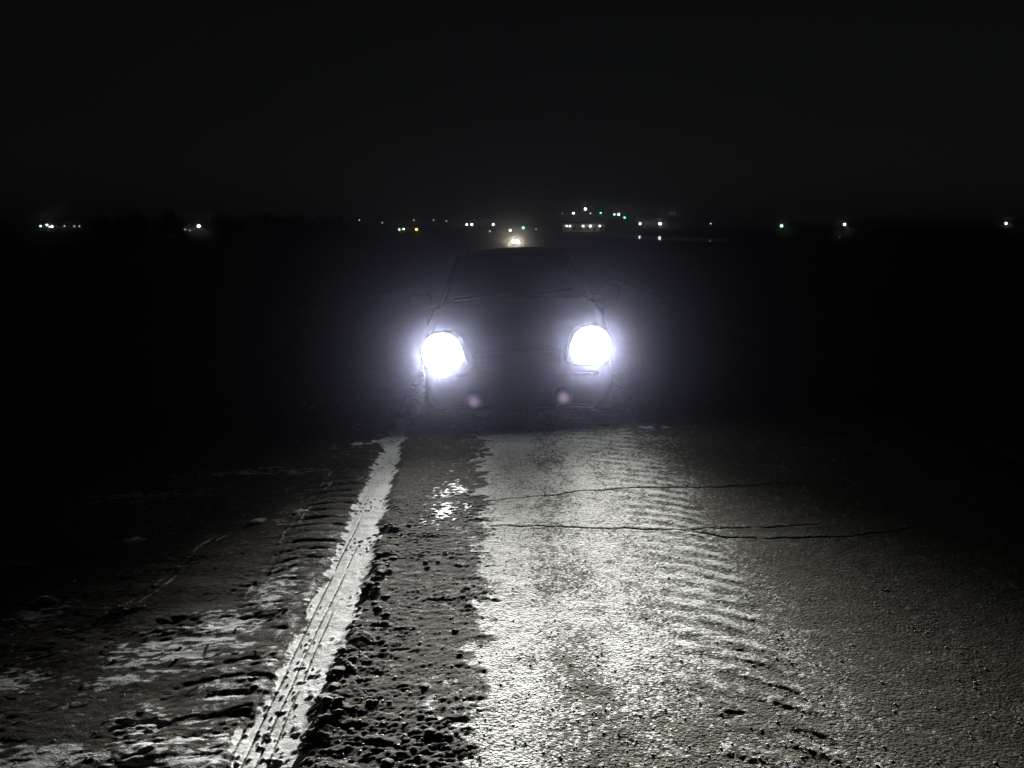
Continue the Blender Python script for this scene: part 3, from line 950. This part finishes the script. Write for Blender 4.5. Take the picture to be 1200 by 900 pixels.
SN = [rock_mesh(50 + k, 2, .35, .25) for k in range(3)]
for c in SN: c.materials.append(snow_mat)
for (x, y, a, b, n_) in ((-1.15, 7.06, .16, .04, 8), (-1.02, 7.12, .08, .04, 5), (1.165, 7.17, .11, .03, 7), (-1.53, 5.15, .03, .01, 2), (-1.33, 5.28, .012, .05, 3),
                         (-2.2, 4.9, .03, .01, 2)):
    for _k in range(n_):
        qx, qy = x + rc.uniform(-a, a), y + rc.uniform(-b, b)
        s = rc.uniform(.012, .034)
        o = obj('snow_lump', SN[rc.randrange(3)], None, road, (qx, qy, z_at(qx, qy) + s * .2))
        o.scale = (s * rc.uniform(1, 1.9), s, s * rc.uniform(.7, 1.3)); o.rotation_euler = (0, 0, rc.uniform(0, 6))

# gravel grains: far too many to count
PB = [np.array([v.co[:] for v in rock_mesh(70 + k, 1, .7, .3).vertices]) for k in range(5)]
tmpm = rock_mesh(70, 1, .7, .3)
PF = np.array([p.vertices[:] for p in tmpm.polygons])
rg = np.random.RandomState(3)
P = []
n = 5200
px = np.concatenate([rg.uniform(-.15, 1.1, 2200), rg.uniform(-.7, -.1, 1300), rg.uniform(1.0, 2.6, 1000), rg.normal(1.72, .07, 400), rg.uniform(-2.2, -1.0, 300)])
py = 2.35 + 3.6 * rg.rand(n) ** 1.5
sz = .0022 + .0045 * rg.rand(n) ** 3
sz = sz * .8
hz_, _a = road_z(px[None, :], py[None, :])
hz_ = hz_[0]
V, F = [], []
for i in range(n):
    b = PB[i % 5]
    a = rg.rand() * 6.28
    ca, sa = math.cos(a), math.sin(a)
    s = sz[i]
    V.append(np.stack([px[i] + s * (b[:, 0] * ca - b[:, 1] * sa) * 1.2, py[i] + s * (b[:, 0] * sa + b[:, 1] * ca), hz_[i] + s * (.05 + b[:, 2])], -1))
    F.append(PF + i * len(b))
V = np.concatenate(V); F = np.concatenate(F)
me = bpy.data.meshes.new('gravel')
me.vertices.add(len(V)); me.vertices.foreach_set('co', V.astype(np.float32).ravel())
me.loops.add(F.size); me.loops.foreach_set('vertex_index', F.ravel().astype(np.int32))
me.polygons.add(len(F)); me.polygons.foreach_set('loop_start', np.arange(0, F.size, 3, dtype=np.int32))
me.update(calc_edges=True)
g = obj('gravel', me, stone_mat)
tag(g, 'loose grey gravel grains strewn over the frosted road', 'gravel', kind='stuff')

# tuft of dead straw on the verge, and stray stalks
straw = mat('dead straw', (.42, .38, .28), .7, noise=30)
def stalks(name, spots, seed):
    rnd = random.Random(seed)
    vs, fs = [], []
    for (x, y, z, L, a, e) in spots:
        p = Vector((x, y, z)); prev = None
        wdt = .0022
        d = Vector((math.cos(a), math.sin(a), 0))
        side = Vector((-math.sin(a), math.cos(a), 0)) * wdt
        for k in range(5):
            t = k / 4
            c = p + d * L * t + Vector((0, 0, L * e * math.sin(t * math.pi * .9)))
            w = 1 - .7 * t
            n = len(vs)
            vs += [c - side * w, c + side * w, c + Vector((0, 0, wdt * 1.6 * w))]
            if k:
                for i in range(3):
                    j = (i + 1) % 3
                    fs.append((n - 3 + i, n - 3 + j, n + j, n + i))
    return mesh(name, vs, fs)
rs = random.Random(9)
cx, cy = -1.81, 3.93
cz = z_at(cx, cy)
tuft = empty('straw_tuft', (cx, cy, cz))
sp = [(rs.gauss(0, .04), rs.gauss(.02, .02), .004, rs.uniform(.06, .17), rs.choice([0.2, 2.9, -.3, 3.5, 4.2]) + rs.uniform(-.4, .4), rs.uniform(.05, .45)) for _ in range(46)]
obj('stalk', stalks('stalk', sp, 1), straw, tuft)['kind'] = 'stuff'
o = obj('root_clump', CL[1], None, tuft, (0, .02, .005)); o.scale = (.075, .03, .03)
tag(tuft, 'flattened tuft of pale dead straw on the dark muddy verge', 'straw')
sp = []
for _ in range(160):
    x, y = rs.uniform(-2.4, -.98), rs.uniform(2.5, 4.8)
    sp.append((x, y, z_at(x, y) + .004, rs.uniform(.03, .11), rs.uniform(-.5, .5) + rs.choice([0, math.pi]), rs.uniform(0, .12)))
tag(obj('straw', stalks('straw', sp, 2), straw), 'stray pale straw stalks trodden into the muddy verge', 'straw', kind='stuff')

# ------------------------------------------------------------------ haze, added so the headlamps get a halo
bm = bmesh.new()
add_box(bm, (0, 1730, 5.4), (5100, 3660, 21.4))
hz_o = obj('haze', bm_mesh('haze', bm))
hm = bpy.data.materials.new('night haze')
hm.use_nodes = True
hn = hm.node_tree
hn.nodes.clear()
out = hn.nodes.new('ShaderNodeOutputMaterial')
vol = hn.nodes.new('ShaderNodeVolumePrincipled')
vol.inputs['Color'].default_value = (.68, .69, .94, 1)
vol.inputs['Density'].default_value = HAZE_DENSITY
vol.inputs['Anisotropy'].default_value = .985
hn.links.new(vol.outputs[0], out.inputs['Volume'])
hz_o.data.materials.append(hm)
tag(hz_o, 'thin night haze added to make the headlights glow', 'haze', kind='stuff')
